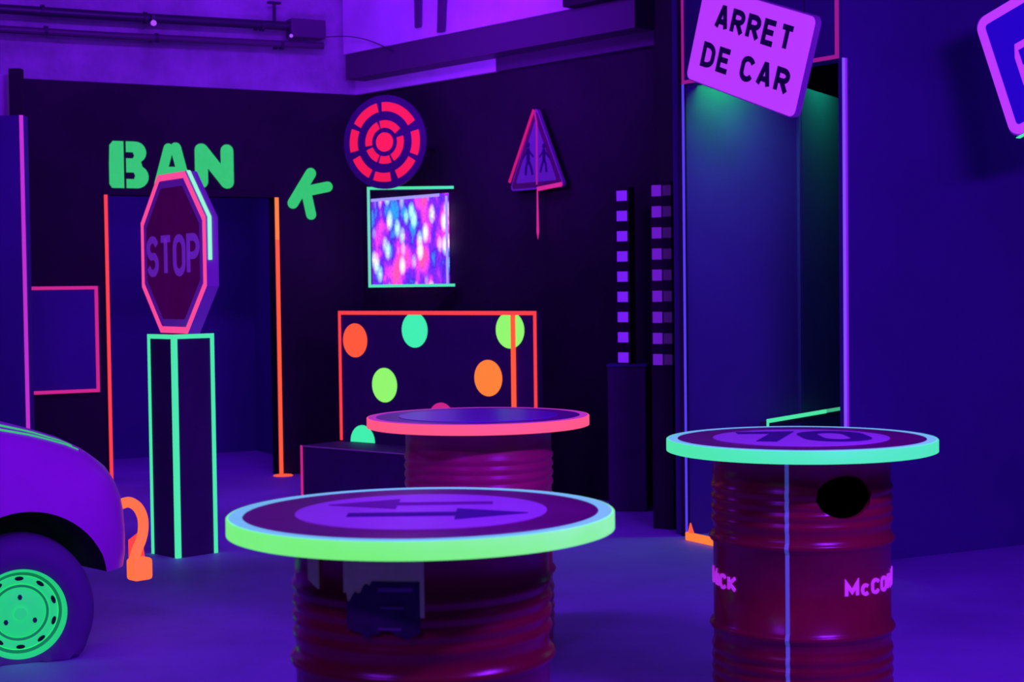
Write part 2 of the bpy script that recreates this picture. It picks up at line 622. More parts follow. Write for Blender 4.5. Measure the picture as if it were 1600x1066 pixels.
# left partition with pink edge
pe = P(36, 180, 10.5)
m = MB().box(-6, pe.x, 10.5, 10.6, 0, pe.z)
wl = struct(m.build('wall_left', M['blue_wall']))
MB().box(pe.x - 0.024, pe.x, 10.494, 10.5, 0, pe.z).build('edge_tape', M['magline'], wl)
# white wall stub above it and a black post
p1 = P(14, 118, 11.0)
struct(MB().box(-6, p1.x, 10.95, 11.0, pe.z - .1, p1.z).build('wall_left_upper', M['white_paint']))
p2, p3 = P(16, 108, 10.9), P(34, 108, 10.9)
struct(MB().box(p2.x, p3.x, 10.86, 10.94, 0, p2.z).build('trim_4', M['black_wall']))
# walls out of view closing the room
struct(MB().box(-6.1, -6.0, -2.5, 17, 0, 4.3).build('wall_far_left', M['black_wall']))

# door frame tape
dr = struct(empty('door_1', WA.at(uL, 0, 0), WA.a))
wD = uR - uL
MB().box(-0.03, 0.0, -0.02, 0.12, 0, zD).build('door_jamb', M['black_wall'], dr)
MB().box(wD, wD + 0.03, -0.02, 0.12, 0, zD).build('door_jamb', M['black_wall'], dr)
MB().box(-0.03, wD + 0.03, -0.02, 0.12, zD, zD + 0.05).build('door_lintel', M['black_wall'], dr)
MB().box(-0.026, -0.002, -0.026, -0.02, 0, zD).build('jamb_tape', M['redorange'], dr)
MB().box(wD + 0.0, wD + 0.030, -0.026, -0.02, 0, zD - 0.32).build('jamb_tape', M['orange'], dr)
tag(MB().box(wD + 0.0, wD + 0.030, -0.026, -0.02, zD - 0.32, zD).build('jamb_tape', M['orange2'], dr), 'yellowish orange upper tape')
MB().lathe([(0, 0.0), (0.075, 0.0), (0.07, 0.008), (0, 0.01)], 24, mtx=Matrix.Translation((wD + 0.015, -0.06, 0))).build('tape_reflection', M['orange'], dr)  # orange disc painted as the tape's reflection on the floor

# pink outlined hatch on the back wall
hu0, hz0 = WA.hit(42, 617)
hu1, hz1 = WA.hit(151, 447)
h_ = empty('wall_hatch', WA.at(hu0, 0, 0), WA.a, 'dark wall hatch outlined in pink tape on the far left', 'hatch')
hw = hu1 - hu0
MB().box(0, hw, -0.03, -0.0, hz0, hz1).build('hatch_panel', M['blue_wall'], h_)
MB().box(0.04, hw, -0.036, -0.03, hz1 - 0.024, hz1).build('edge_tape', M['hotpink'], h_)
MB().box(0.04, hw, -0.036, -0.03, hz0, hz0 + 0.024).build('edge_tape', M['hotpink'], h_)
MB().box(hw - 0.024, hw, -0.036, -0.03, hz0 + 0.024, hz1 - 0.024).build('edge_tape', M['hotpink'], h_)


# ================================================================= PIPES
def wall_pipe(xa, ya, xb, yb, r, label, pm):
    off = -0.16
    ua, za = WA.hit(xa, ya, off)
    ub, zb = WA.hit(xb, yb, off)
    z = (za + zb) / 2
    root = empty('ceiling_pipe', WA.at(ua, z, off), WA.a, label, 'pipe', 'pipes along the back wall')
    L = ub - ua
    MB().tube([(-1.6, 0, za - z), (L * .3, 0, za - z + (zb - za) * .3), (L, 0, zb - z)], r, 16).build('pipe_run', pm, root, smooth=True)
    for q in (0.13, 0.46, 0.86):
        m = MB()
        m.tube([(L * q - .012, 0, 0), (L * q + .012, 0, 0)], r * 1.25, 16)
        m.box(L * q - .012, L * q + .012, 0, 0.155, -0.01, 0.01)
        m.build('pipe_clamp', M['dark_metal'], root)
    return root, L


r1, L1 = wall_pipe(0, 15, 470, 42, 0.034, 'dark pipe running along the upper back wall, the higher one', M['dark_metal'])
# conduit box and holder at the end of the higher pipe
MB().box(L1 - 0.10, L1 + 0.18, -0.06, 0.06, -0.075, 0.065, bevel=0.01).build('junction_box', M['pipe'], r1)
MB().box(L1 * .905 - 0.01, L1 * .905 + 0.01, -0.01, 0.01, 0.03, 0.17).build('hanger', M['dark_metal'], r1)
MB().box(L1 * .905 - 0.05, L1 * .905 + 0.05, -0.02, 0.02, 0.17, 0.185).build('hanger_plate', M['dark_metal'], r1)
r2, L2 = wall_pipe(0, 47, 505, 72, 0.026, 'dark pipe running along the upper back wall, the lower one', M['pipe'])
for px, py, sz in ((240, 36, 0.022), (455, 56, 0.014)):
    u, z = WA.hit(px, py, -0.24)
    lamp = empty('spot_lamp', WA.at(u, z, -0.24), WA.a, 'small violet lamp glowing under the upper pipe' if sz > 0.02 else 'tiny violet lamp near the pipe end box', 'lamp', 'small lamps on the pipe')
    MB().lathe([(0, -sz), (sz * .8, -sz * .6), (sz, 0), (sz * .7, sz * .7), (0, sz)], 16).build('bulb', glow('lamp_glow', (0.35, 0.06, 1.0), 1.2), lamp, smooth=True)
    MB().box(-sz * .5, sz * .5, -0.0, 0.05, sz * .6, sz * 2.6).build('lamp_holder', M['dark_metal'], lamp)
# loose wire from the junction box
a_ = WA.at(WA.hit(510, 58, -0.16)[0], WA.hit(510, 58, -0.16)[1], -0.16)
b_ = WB.at(WB.hit(615, 80, -0.25)[0], WB.hit(615, 80, -0.25)[1], -0.25)
pts = [a_ + (b_ - a_) * t + Vector((0, 0, 0.045 * math.sin(PI * t))) for t in [i / 10 for i in range(11)]]
tag(MB().tube(pts, 0.004, 6).build('cable', M['dark_metal']), 'thin loose cable sagging between the pipe end and the beam', 'cable')
# dark bracket hanging on bright bulkhead
for k, (xa, xb, ya, yb) in enumerate(((649, 657, 0, 42), (690, 700, -5, 48))):
    u0, z1 = WB.hit(xa, ya, -0.27)
    u1, z0 = WB.hit(xb, yb, -0.27)
    sk = 0.0 if k == 0 else -0.045
    m = MB()
    m.prism([(0 + sk, z0), (u1 - u0 + sk, z0), (u1 - u0 + 0.03, z1 + .5), (0, z1 + .5)], wallmap, -0.02, 0.0)
    o = m.build('hanging_strap', mat('dark_strap', (0.1, 0.05, 0.12), 0.8))
    o.location = WB.at(u0, 0, -0.262)
    o.rotation_euler = (0, 0, WB.a)
    tag(o, ('left' if k == 0 else 'right') + ' one of two dark straps hanging on the bright bulkhead', 'strap', 'straps on the bulkhead')
# dark box added where the light on the bulkhead falls off
m = MB()
pbox(m, WB, uE + 0.002, 3.22, -0.30, -0.05, 3.215, 4.3)
struct(m.build('light_falloff_box', M['black_wall']))

# ================================================================= WALL LETTERS
def letter_obj(ch, x0, x1, y0, y1, rot=0.0, label=''):
    u0, za = WA.hit(x0, y1)
    u1, zb = WA.hit(x1, y0)
    wd, h = u1 - u0, zb - za
    root_u, root_z = (u0 + u1) / 2, (za + zb) / 2
    m = MB()
    f = wallmap
    d0, d1 = -0.006, 0.0

    def cap(a, b, t, n=8):
        a, b = Vector(a), Vector(b)
        d = (b - a).normalized()
        ang0 = math.degrees(math.atan2(d.y, d.x))
        pts = arc(b.x, b.y, t / 2, t / 2, ang0 - 90, ang0 + 90, n) + arc(a.x, a.y, t / 2, t / 2, ang0 + 90, ang0 + 270, n)
        m.prism(pts, f, d0 - random.random() * 0.0008, d1)
    if ch == 'B':
        s = 0.37 * wd
        L = -wd / 2
        m.prism([(L + .02, -h / 2), (L + s, -h / 2), (L + s, h / 2), (L + .03, h / 2), (L + .005, h / 2 - .03), (L, 0), (L, -h / 2 + .03)], f, d0, d1)
        g0 = L + s + 0.018
        rgt = wd / 2
        up = [(g0, h / 2)] + arc(rgt - 0.095, h * .27, 0.08, h * .23, 90, -60, 8)
        lo = arc(rgt - 0.09, -h * .25, 0.09, h * .25, 60, -90, 8) + [(g0, -h / 2)]
        ins = [(g0, -h * .30), (g0 + .055, -h * .30), (g0 + .065, -h * .23), (g0 + .055, -h * .16), (g0, -h * .16),
               (g0, h * .14), (g0 + .05, h * .14), (g0 + .06, h * .2), (g0 + .05, h * .27), (g0, h * .27)]
        m.prism(up + lo + ins, f, d0, d1)
    elif ch == 'A':
        t = wd * .30
        cap((-wd / 2 + t / 2, -h / 2 + t / 2), (-0.025, h / 2 - t * .55), t * .85)
        cap((wd / 2 - t / 2, -h / 2 + t / 2), (0.03, h / 2 - t * .5), t * .95)
        m.prism([(-wd * .2, -h * .22), (wd * .2, -h * .22), (wd * .15, -h * .02), (-wd * .15, -h * .02)], f, d0, d1)
    elif ch == 'N':
        t = wd * .33
        cap((-wd / 2 + t / 2, -h / 2 + t / 2), (-wd / 2 + t / 2, h / 2 - t / 2), t)
        cap((wd / 2 - t / 2, -h / 2 + t / 2), (wd / 2 - t / 2, h / 2 - t / 2), t)
        cap((-wd / 2 + t * .55, h / 2 - t / 2), (wd / 2 - t * .55, -h / 2 + t / 2), t)
    elif ch == 'K':
        t = 0.085
        H = 0.36
        cap((-0.07, -H / 2 + t / 2), (-0.07, H / 2 - t / 2), t)
        cap((-0.05, -0.02), (0.10, H / 2 - t * .6), t * .95)
        cap((-0.03, 0.0), (0.10, -H / 2 + t * .6), t * .95)
    o = m.build('wall_letter', M['green'])
    o.matrix_world = Matrix.Translation(WA.at(root_u, root_z, -0.001)) @ Matrix.Rotation(WA.a, 4, 'Z') @ Matrix.Rotation(R(rot), 4, 'Y')
    tag(o, label, 'letter', 'green stencil letters over the doorway')


letter_obj('B', 171, 231, 222, 294, 0, 'glowing green stencil letter B on the black wall')
letter_obj('A', 240, 297, 223, 296, 0, 'glowing green stencil letter A partly behind the octagonal sign')
letter_obj('N', 305, 364, 226, 294, 0, 'glowing green stencil letter N on the black wall')
letter_obj('K', 450, 515, 265, 340, 33, 'glowing green letter K tilted as if falling off')

# ================================================================= TARGET DISC
tc = P(601, 222, 11.25)
tm = Matrix.Rotation(R(-24), 4, 'Z')
tg = empty('target_disc', tc, 0, 'round hanging target disc with broken red rings and red centre', 'target', mtx=tm)
m = MB()
m.prism(arc(0, 0, 0.325, 0.325, 0, 354, 59), wallmap, 0, 0.02)
m.build('disc', mat('violet_black_disc', (0.05, 0.02, 0.09), 0.6, noise=(8, 0.8, 1.2)), tg)
k = 0.00446
segs = [(30, 62), (78, 112), (118, 158), (164, 205), (212, 250), (256, 295), (302, 340), (346, 382)]
outer = [(38, 104), (110, 160), (166, 203), (212, 252), (258, 290), (300, 340), (346, 386)]
for a0, a1 in outer:
    MB().ribbon(arc(0, 0, 0.245, 0.245, a0 - 8, a1 - 10, 12), 0.062, wallmap, -0.004, 0).build('ring_segment', M['red'], tg)
for a0, a1 in ((35, 105), (112, 190), (200, 245), (252, 290), (298, 375)):
    MB().ribbon(arc(0, 0, 0.125, 0.125, a0, a1, 12), 0.052, wallmap, -0.004, 0).build('ring_segment', M['red'], tg)
MB().prism(arc(0, 0, 0.066, 0.066, 0, 350, 35), wallmap, -0.004, 0).build('centre_dot', glow('bright_red_paint', (0.95, 0.01, 0.05)), tg)
MB().tube([(0, 0.02, 0.0), (0, 1.15, 0.0)], 0.012, 10).build('mounting_arm', M['black_wall'], tg)

# ================================================================= SCREEN IN ITS TAPED FRAME
# screen lies on wall B
su0, sz0 = WB.hit(582, 445, -0.05)
su1, sz1 = WB.hit(699, 298, -0.05)
zTop = WB.hit(582, 311, -0.05)[1]
scr = empty('light_screen', WB.at(su0, sz0, -0.05), WB.a, 'bright screen of pink, blue and white lights in a green frame', 'screen')
sw, sh = su1 - su0, zTop - sz0
sm = bpy.data.materials.new('coloured_lights_picture')
sm.use_nodes = True
nt = sm.node_tree
nt.nodes.remove(nt.nodes['Principled BSDF'])
out = nt.nodes['Material Output']
em = nt.nodes.new('ShaderNodeEmission')
tcn = nt.nodes.new('ShaderNodeTexCoord')
mp = nt.nodes.new('ShaderNodeMapping')
mp.inputs['Scale'].default_value = (4.6, 1, 2.6)
nt.links.new(tcn.outputs['Object'], mp.inputs[0])
n1 = nt.nodes.new('ShaderNodeTexNoise')
n1.inputs['Scale'].default_value = 1.1
n1.inputs['Detail'].default_value = 3
nt.links.new(mp.outputs[0], n1.inputs['Vector'])
cr = nt.nodes.new('ShaderNodeValToRGB')
e = cr.color_ramp.elements
e[0].position = 0.34
e[0].color = (0.03, 0.30, 0.85, 1)
e[1].position = 0.66
e[1].color = (0.9, 0.08, 0.42, 1)
for pos, c in ((0.43, (0.08, 0.02, 0.7, 1)), (0.50, (0.22, 0.02, 0.85, 1)), (0.57, (0.75, 0.05, 0.85, 1))):
    q = e.new(pos)
    q.color = c
nt.links.new(n1.outputs['Fac'], cr.inputs[0])
vor = nt.nodes.new('ShaderNodeTexVoronoi')
vor.inputs['Scale'].default_value = 2.0
mp2 = nt.nodes.new('ShaderNodeMapping')
mp2.inputs['Scale'].default_value = (5.2, 1, 2.9)
nt.links.new(tcn.outputs['Object'], mp2.inputs[0])
nt.links.new(mp2.outputs[0], vor.inputs['Vector'])
cr2 = nt.nodes.new('ShaderNodeValToRGB')
cr2.color_ramp.elements[0].position = 0.15
cr2.color_ramp.elements[0].color = (0.45, 0.9, 0.95, 1)
cr2.color_ramp.elements[1].position = 0.5
cr2.color_ramp.elements[1].color = (0, 0, 0, 1)
nt.links.new(vor.outputs['Distance'], cr2.inputs[0])
mp3 = nt.nodes.new('ShaderNodeMapping')
mp3.inputs['Scale'].default_value = (60, 1, 45)
nt.links.new(tcn.outputs['Object'], mp3.inputs[0])
n3 = nt.nodes.new('ShaderNodeTexNoise')
n3.inputs['Scale'].default_value = 1.0
nt.links.new(mp3.outputs[0], n3.inputs['Vector'])
add = nt.nodes.new('ShaderNodeMixRGB')
add.blend_type = 'ADD'
add.inputs[0].default_value = 1.0
nt.links.new(cr.outputs[0], add.inputs[1])
nt.links.new(cr2.outputs[0], add.inputs[2])
mul = nt.nodes.new('ShaderNodeMath')
mul.operation = 'MULTIPLY_ADD'
mul.inputs[1].default_value = 1.9
mul.inputs[2].default_value = 0.3
nt.links.new(n3.outputs['Fac'], mul.inputs[0])
nt.links.new(add.outputs[0], em.inputs[0])
nt.links.new(mul.outputs[0], em.inputs[1])
nt.links.new(em.outputs[0], out.inputs[0])
MB().box(0, sw, 0, 0.012, 0, sh).build('picture', sm, scr)
MB().box(0, sw * .9, -0.006, 0, sh - 0.022, sh).build('border_tape', M['white_tape'], scr)
MB().box(sw - 0.02, sw, -0.006, 0, 0, sh - 0.022).build('border_tape', M['white_tape'], scr)
# frontal box frame with green tape
fa = P(580, 445, 11.62)
fb = P(709, 295, 11.62)
fr = empty('box_frame', (fa.x, 11.62, fa.z), 0, 'square black box frame edged with green tape around the bright screen', 'frame')
fw, fh = fb.x - fa.x, fb.z - fa.z
t_ = 0.022
MB().box(-0.02, 0.0, 0.002, 0.08, 0, fh).build('side_board', M['black_board'], fr)
MB().box(-0.02, fw, 0.002, 0.12, -0.02, -0.0).build('bottom_board', M['black_board'], fr)
MB().box(-0.02, fw, 0.002, 0.12, fh, fh + 0.02).build('top_board', M['black_board'], fr)
MB().box(-0.02, 0.0, -0.004, 0.002, 0, fh).build('edge_tape', glow('pale_green_tape', (0.15, 0.75, 0.45), 0.9), fr)
MB().box(-0.02, fw, -0.004, 0.002, -0.02, 0.0).build('edge_tape', M['mint'], fr)
MB().box(-0.02, fw, -0.004, 0.002, fh, fh + 0.02).build('edge_tape', M['mint'], fr)

# ================================================================= TRIANGLE SIGN
tu, tz = WB.hit(838, 250, -0.10)
ts = empty('triangle_sign', WB.at(tu, tz, -0.10), WB.a, 'triangular road sign with two walking figures on the black wall', 'road sign')
TH = WB.hit(836, 165, -0.1)[1] - WB.hit(836, 296, -0.1)[1]
z_b = WB.hit(836, 296, -0.1)[1] - tz
TW = TH * 1.0


def tri(s, r):
    # rounded triangle, s scale about centroid
    cs = [(-TW / 2, 0), (TW / 2, 0), (0, TH)]
    c = (0, TH / 3)
    cs = [(c[0] + (x - c[0]) * s, c[1] + (y - c[1]) * s) for x, y in cs]
    out = []
    angs = [(-210 + 60 * 0, -90), (-90, 30), (30, 150)]
    cen = [(cs[0][0] + r * 1.73, cs[0][1] + r), (cs[1][0] - r * 1.73, cs[1][1] + r), (cs[2][0], cs[2][1] - 2 * r)]
    for (cx, cy), (a0, a1) in zip(cen, ((150, 270), (270, 390), (30, 150))):
        out += arc(cx, cy, r, r, a0, a1, 6)
    return [(x, y + z_b) for x, y in out]


MB().prism(tri(1.0, 0.025), wallmap, 0.0, 0.025).build('sign_casing', mat('triangle_casing', (0.35, 0.25, 0.4), 0.5), ts)
MB().prism(tri(0.93, 0.02), wallmap, -0.003, 0.0).build('sign_border', mat('dim_red_border', (0.16, 0.02, 0.10), 0.5), ts)
MB().prism(tri(0.74, 0.012), wallmap, -0.006, -0.003).build('sign_face', mat('dim_white_film', (0.30, 0.25, 0.36), 0.5), ts)
m = MB()
def figure(m, cx, b, s, mir=1):
    f = wallmap
    d0, d1 = -0.009, -0.006
    Q = lambda pts: [(cx + mir * x * s, z_b + b + y * s) for x, y in pts]
    m.prism([(cx + 0.09 * s * math.cos(R(t)), z_b + b + (0.92 + 0.09 * math.sin(R(t))) * s) for t in range(0, 360, 30)], f, d0, d1)
    m.ribbon(Q([(0, .82), (0, .45)]), .15 * s, f, d0, d1)
    m.ribbon(Q([(0, .48), (.12, .25), (.2, 0)]), .09 * s, f, d0, d1)
    m.ribbon(Q([(0, .48), (-.1, .25), (-.12, 0)]), .09 * s, f, d0, d1)
    m.ribbon(Q([(0, .78), (-.16, .62), (-.27, .5)]), .06 * s, f, d0, d1)
    m.ribbon(Q([(0, .78), (.16, .62), (.24, .55)]), .06 * s, f, d0, d1)
figure(m, -0.075, 0.10, 0.22)
figure(m, 0.085, 0.11, 0.19, -1)
m.build('walking_figures', M['letter_black'], ts)
m = MB()
cs = tri(0.965, 0.02)
m.ribbon([(-TW * .48, z_b + 0.06), (-0.01, z_b + TH * .95)], 0.022, wallmap, -0.012, -0.006)
m.build('edge_tape', glow('rose_tape', (0.65, 0.01, 0.15), 0.7), ts)
MB().ribbon([(0.015, z_b + 0.0), (TW * .46, z_b + 0.02)], 0.028, wallmap, -0.012, -0.006).build('edge_tape', M['hotpink'], ts)
m = MB()
m.ribbon([(-0.004, z_b + TH * .93), (0.018, z_b + TH * .78), (0.012, z_b + .03)], 0.013, wallmap, -0.012, -0.006)
m.build('hanging_tape', M['hotpink_dim'], ts)
m = MB()
m.prism([(0.007, z_b - 0.01), (0.017, z_b - 0.01), (0.024, z_b - .29), (0.012, z_b - .34), (0.000, z_b - .29)], wallmap, -0.006, -0.003)
m.build('hanging_tape', M['hotpink'], ts)
MB().box(-0.02, 0.02, 0.025, 0.10, z_b + .1, z_b + .3).build('wall_bracket', M['dark_metal'], ts)

# ================================================================= POLKA DOT PANEL AND BENCH
bl = PZ(472, 776, 0)
BA = -40.0
BN = Plane(bl.x, bl.y, BA)
bh = 0.352
bench = empty('bench_box', (bl.x, bl.y, 0), R(BA), 'low black box bench with pink taped corner in front of dotted panel', 'bench')
MB().box(0, 1.55, 0, 0.36, 0, bh).build('bench_body', M['black_board'], bench)
MB().box(-0.005, 0.014, -0.005, 0.0, 0, bh).build('edge_tape', M['hotpink'], bench)
MB().box(0.014, 1.5, -0.004, 0.0, bh - 0.008, bh + 0.0).build('edge_tape', mat('faded_edge_tape', (0.25, 0.1, 0.3), 0.6, emit=(0.06, 0.01, 0.12), estr=0.7), bench)
DP = Plane(BN.at(0, 0, 0.37).x, BN.at(0, 0, 0.37).y, BA)
du0, dzt = DP.hit(529, 486)
du1, _ = DP.hit(838, 483)
dp = empty('dotted_panel', DP.at(du0, 0, 0), R(BA), 'black standing panel with coloured dots and red taped border', 'panel')
dw = du1 - du0
MB().box(0, dw, 0, 0.05, 0, dzt).build('board', M['black_board'], dp)
MB().box(0, dw, -0.006, 0, dzt - 0.026, dzt).build('border_tape', M['redorange'], dp)
MB().box(0, 0.022, -0.006, 0, 0.36, dzt - 0.026).build('border_tape', M['redorange'], dp)
MB().box(dw - 0.022, dw, -0.006, 0, 0.0, dzt - 0.026).build('border_tape', M['redorange'], dp)
lu = DP.hit(800, 550)[0] - du0
MB().box(lu, lu + 0.034, -0.012, -0.003, 0.0, dzt - 0.026).build('upright_tape', M['orange'], dp)
for cx, cy, rr, mm in ((555, 532, 0.118, 'orange'), (648, 516, 0.118, 'mintsticker'), (601, 602, 0.118, 'yellowgreen'), (763, 591, 0.118, 'orange2'),
                       (797, 516, 0.118, 'yellowgreen'), (690, 657, 0.118, 'hotpink'), (567, 691, 0.118, 'mintsticker')):
    u, z = DP.hit(cx, cy)
    u -= du0
    pts = [(u + rr * math.cos(R(t)), z + rr * math.sin(R(t))) for t in range(0, 360, 8)]
    if z - rr < 0.356 and cx == 567:
        pts = [(a, max(b, 0.354)) for a, b in pts]
        seen = []
        for q in pts:
            if not seen or (Vector(q) - Vector(seen[-1])).length > 1e-5:
                if q[1] > 0.3541 or not any(abs(s2[1] - 0.354) < 1e-6 for s2 in seen[-1:]) :
                    seen.append(q)
        pts = [(u - math.sqrt(max(0, rr ** 2 - (0.354 - z) ** 2)), 0.354)] + [q for q in [(u + rr * math.cos(R(t)), z + rr * math.sin(R(t))) for t in range(180, -181, -8)] if q[1] > 0.356] + [(u + math.sqrt(max(0, rr ** 2 - (0.354 - z) ** 2)), 0.354)]
    MB().prism(pts, wallmap, -0.003, 0).build('dot', M[mm], dp)

# ================================================================= SQUARES POSTS
def marker_post(px, Y, ys, w, label, base_z, second=False):
    b = P(px, 450, Y)
    root = empty('marker_post', (b.x, Y, base_z), R(-30), label, 'post', 'posts with violet squares')
    zt = P(px, ys[0] - 14, Y).z
    MB().box(-w * .65, w * .65, 0, w * 1.2, 0, zt - base_z).build('post', M['black_wall'], root)
    for y in ys:
        z = P(px, y, Y).z - base_z
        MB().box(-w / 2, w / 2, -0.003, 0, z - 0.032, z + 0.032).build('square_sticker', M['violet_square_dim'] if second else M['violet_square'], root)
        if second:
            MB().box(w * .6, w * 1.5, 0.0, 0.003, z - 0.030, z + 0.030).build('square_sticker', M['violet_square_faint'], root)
    if second:
        MB().box(w * .65, w * 1.5, 0.003, w * .5, 0, zt - base_z).build('post_side', M['black_wall'], root)
    return root


ped = P(981, 775, 10.08)
pz = P(981, 573, 10.08).z
pd = empty('pedestal', (ped.x, 10.08, 0), R(-8), 'dark upright pedestal below the left column of violet squares', 'pedestal')
MB().box(-0.12, 0.12, 0, 0.22, 0, pz, bevel=0.008).build('pedestal_body', M['black_board'], pd)
MB().box(-0.125, 0.125, -0.005, 0.225, pz, pz + 0.012).build('pedestal_top', M['blue_wall'], pd)
marker_post(973, 10.14, [306 + 31.6 * i for i in range(9)], 0.072, 'thin black post with a column of bright violet squares', pz + 0.012)
marker_post(1027, 9.35, [298 + 33 * i for i in range(9)], 0.060, 'black post with paler double squares beside the portal wall', 0.0, True)

# ================================================================= COLUMN WITH STOP SIGN
cb = PZ(277, 873, 0)
CA = 44.0
cs_ = 0.25
ch_ = P(273, 523, cb.y).z
col = empty('display_column', (cb.x, cb.y, 0), R(CA), 'tall black square column edged with mint tape', 'column')
# local: x along right face, y along left face (away)
MB().box(0, cs_, 0, cs_, 0, ch_).build('column_body', M['black_board'], col)
tt = 0.024
m = MB()
m.box(0, tt, -0.004, 0, 0, ch_ - tt)
m.box(-0.004, 0, -0.004, tt * .7, 0, ch_ - tt)
m.build('edge_tape', M['mint'], col)
MB().box(cs_ - tt * .8, cs_ + 0.004, -0.004, 0, 0, ch_ - tt).build('edge_tape', M['mint'], col)
MB().box(-0.004, 0, cs_ - tt, cs_, 0, ch_ - tt).build('edge_tape', M['mint'], col)
MB().box(0, cs_ + 0.004, -0.004, 0, ch_ - tt, ch_).build('edge_tape', M['mint'], col)
MB().box(-0.004, 0, -0.004, cs_, ch_ - tt, ch_).build('edge_tape', M['mint'], col)

cc = col.matrix_basis @ Vector((cs_ / 2, cs_ / 2, 0))
OR_ = 0.430          # apothem
ctr = P(270, 395, cb.y + cs_ * .62)
so = empty('octagonal_sign', (ctr.x, ctr.y, ch_ + OR_ + 0.003), 0, 'red octagonal STOP sign standing on the mint edged column', 'road sign', mtx=Matrix.Rotation(R(-55), 4, 'Z'))
def octa(ap):
    rr = ap / math.cos(R(22.5))
    return [(rr * math.cos(R(22.5 + 45 * i)), rr * math.sin(R(22.5 + 45 * i))) for i in range(8)]
MB().prism(octa(OR_), wallmap, 0.0, 0.068).build('sign_casing', M['sign_metal'], so)
MB().ribbon(octa(OR_ - 0.018), 0.034, wallmap, -0.004, 0.0, True).build('edge_tape', M['pink'], so)
MB().ribbon(octa(OR_ - 0.058), 0.036, wallmap, -0.003, 0.0, True).build('sign_border', M['violet_sign'], so)
MB().prism(octa(OR_ - 0.070), wallmap, -0.002, 0.0).build('sign_face', mat('purple_red_film', (0.24, 0.02, 0.13), 0.35, emit=(0.05, 0.0, 0.05), estr=0.6, noise=(4, 0.6, 1.3)), so)
M['violet_sign'] = mat('violet_white_band', (0.6, 0.5, 0.7), 0.45, emit=(0.13, 0.015, 0.42), estr=0.6)
m = MB()
write(m, 'STOP', 0.225, 0.040, wallmap, -0.005, -0.002, y0=-0.125, sx=0.95, gap=0.06)
m.build('lettering', M['violet_sign'], so)
# mint strip on the casing side, upper right
o8 = octa(OR_ + 0.003)
a8, b8, c8 = Vector(o8[1]), Vector(o8[0]), Vector(o8[7])
m = MB()
m.ribbon([tuple(a8), tuple(b8), tuple(b8 + (c8 - b8) * .62)], 0.004, wallmap, 0.010, 0.030)
m.build('edge_tape', glow('pale_mint_tape', (0.30, 0.95, 0.55)), so)

# ================================================================= HANGING ROAD SIGNS
mtx = Matrix.Rotation(R(-57), 4, 'Z') @ Matrix.Rotation(R(19.4), 4, 'Y')
ac = Vector((1.213, 8.2, 2.607))
ar = empty('bus_stop_plate', ac, 0, 'white plate reading ARRET DE CAR tilted over the portal', 'sign', mtx=mtx)
AW, AH = 0.882, 0.503
MB().prism(rrect(AW, AH, 0.04), wallmap, 0.0, 0.035).build('sign_casing', M['sign_metal'], ar)
MB().prism(rrect(AW - 0.012, AH - 0.012, 0.036), wallmap, -0.003, 0.0).build('sign_face', M['white_sign'], ar)
m = MB()
write(m, 'ARRET', 0.130, 0.028, wallmap, -0.006, -0.003, x0=0.01, y0=0.045, sx=1.04, gap=0.05)
m.build('lettering', M['letter_black'], ar)
m = MB()
write(m, 'DE', 0.130, 0.028, wallmap, -0.006, -0.003, x0=-0.225, y0=-0.16, sx=1.06, gap=0.055)
write(m, 'CAR', 0.130, 0.028, wallmap, -0.006, -0.003, x0=0.165, y0=-0.16, sx=1.06, gap=0.058)
m.build('lettering', M['letter_black'], ar)
minv = ar.matrix_basis.inverted()
for sx in (-0.3, 0.33):
    a = Vector((sx, 0.02, AH / 2 - 0.03))
    wp = ar.matrix_basis @ a
    b = minv @ Vector((wp.x, wp.y, 4.3))
    MB().tube([a, b], 0.004, 6).build('hanging_cord', M['dark_metal'], ar)

mtx = Matrix.Rotation(R(-52), 4, 'Z') @ Matrix.Rotation(R(-20), 4, 'Y')
bc = Vector((2.455, 7.4, 2.471))
bs = empty('bus_sign', bc, 0, 'blue square bus sign with pink border hanging at the right edge', 'road sign', mtx=mtx)
BW = 0.61
MB().prism(rrect(BW, BW, 0.05), wallmap, 0.0, 0.035).build('sign_casing', M['sign_metal'], bs)
MB().ribbon(rrect(BW - 0.05, BW - 0.05, 0.04), 0.045, wallmap, -0.004, 0.0, True).build('sign_border', M['white_sign'], bs)
MB().prism(rrect(BW - 0.06, BW - 0.06, 0.035), wallmap, -0.003, 0.0).build('sign_face', M['blue_sign'], bs)
m = MB()
m.prism([(-0.16, -0.10), (0.20, -0.10), (0.20, 0.10), (-0.14, 0.10), (-0.16, 0.04)], wallmap, -0.005, -0.003)
m.build('bus_symbol', M['white_sign'], bs)
for i in range(4):
    MB().box(-0.13 + i * .08, -0.075 + i * .08, -0.0065, -0.005, -0.01, 0.065).build('bus_window', M['blue_sign'], bs)
for cx in (-0.09, 0.12):
    MB().prism([(cx + .035 * math.cos(R(t)), -.10 + .035 * math.sin(R(t))) for t in range(0, 360, 30)], wallmap, -0.0065, -0.003).build('bus_wheel', M['white_sign'], bs)
MB().box(-BW / 2 + 0.02, BW / 2 - 0.05, 0.002, 0.033, -BW / 2 - 0.004, -BW / 2).build('edge_tape', M['mint'], bs)
minv = bs.matrix_basis.inverted()
for sx in (-0.2, 0.2):
    a = Vector((sx, 0.02, BW / 2 - 0.03))
    wp = bs.matrix_basis @ a
    b = minv @ Vector((wp.x, wp.y, 4.3))
    MB().tube([a, b], 0.004, 6).build('hanging_cord', M['dark_metal'], bs)


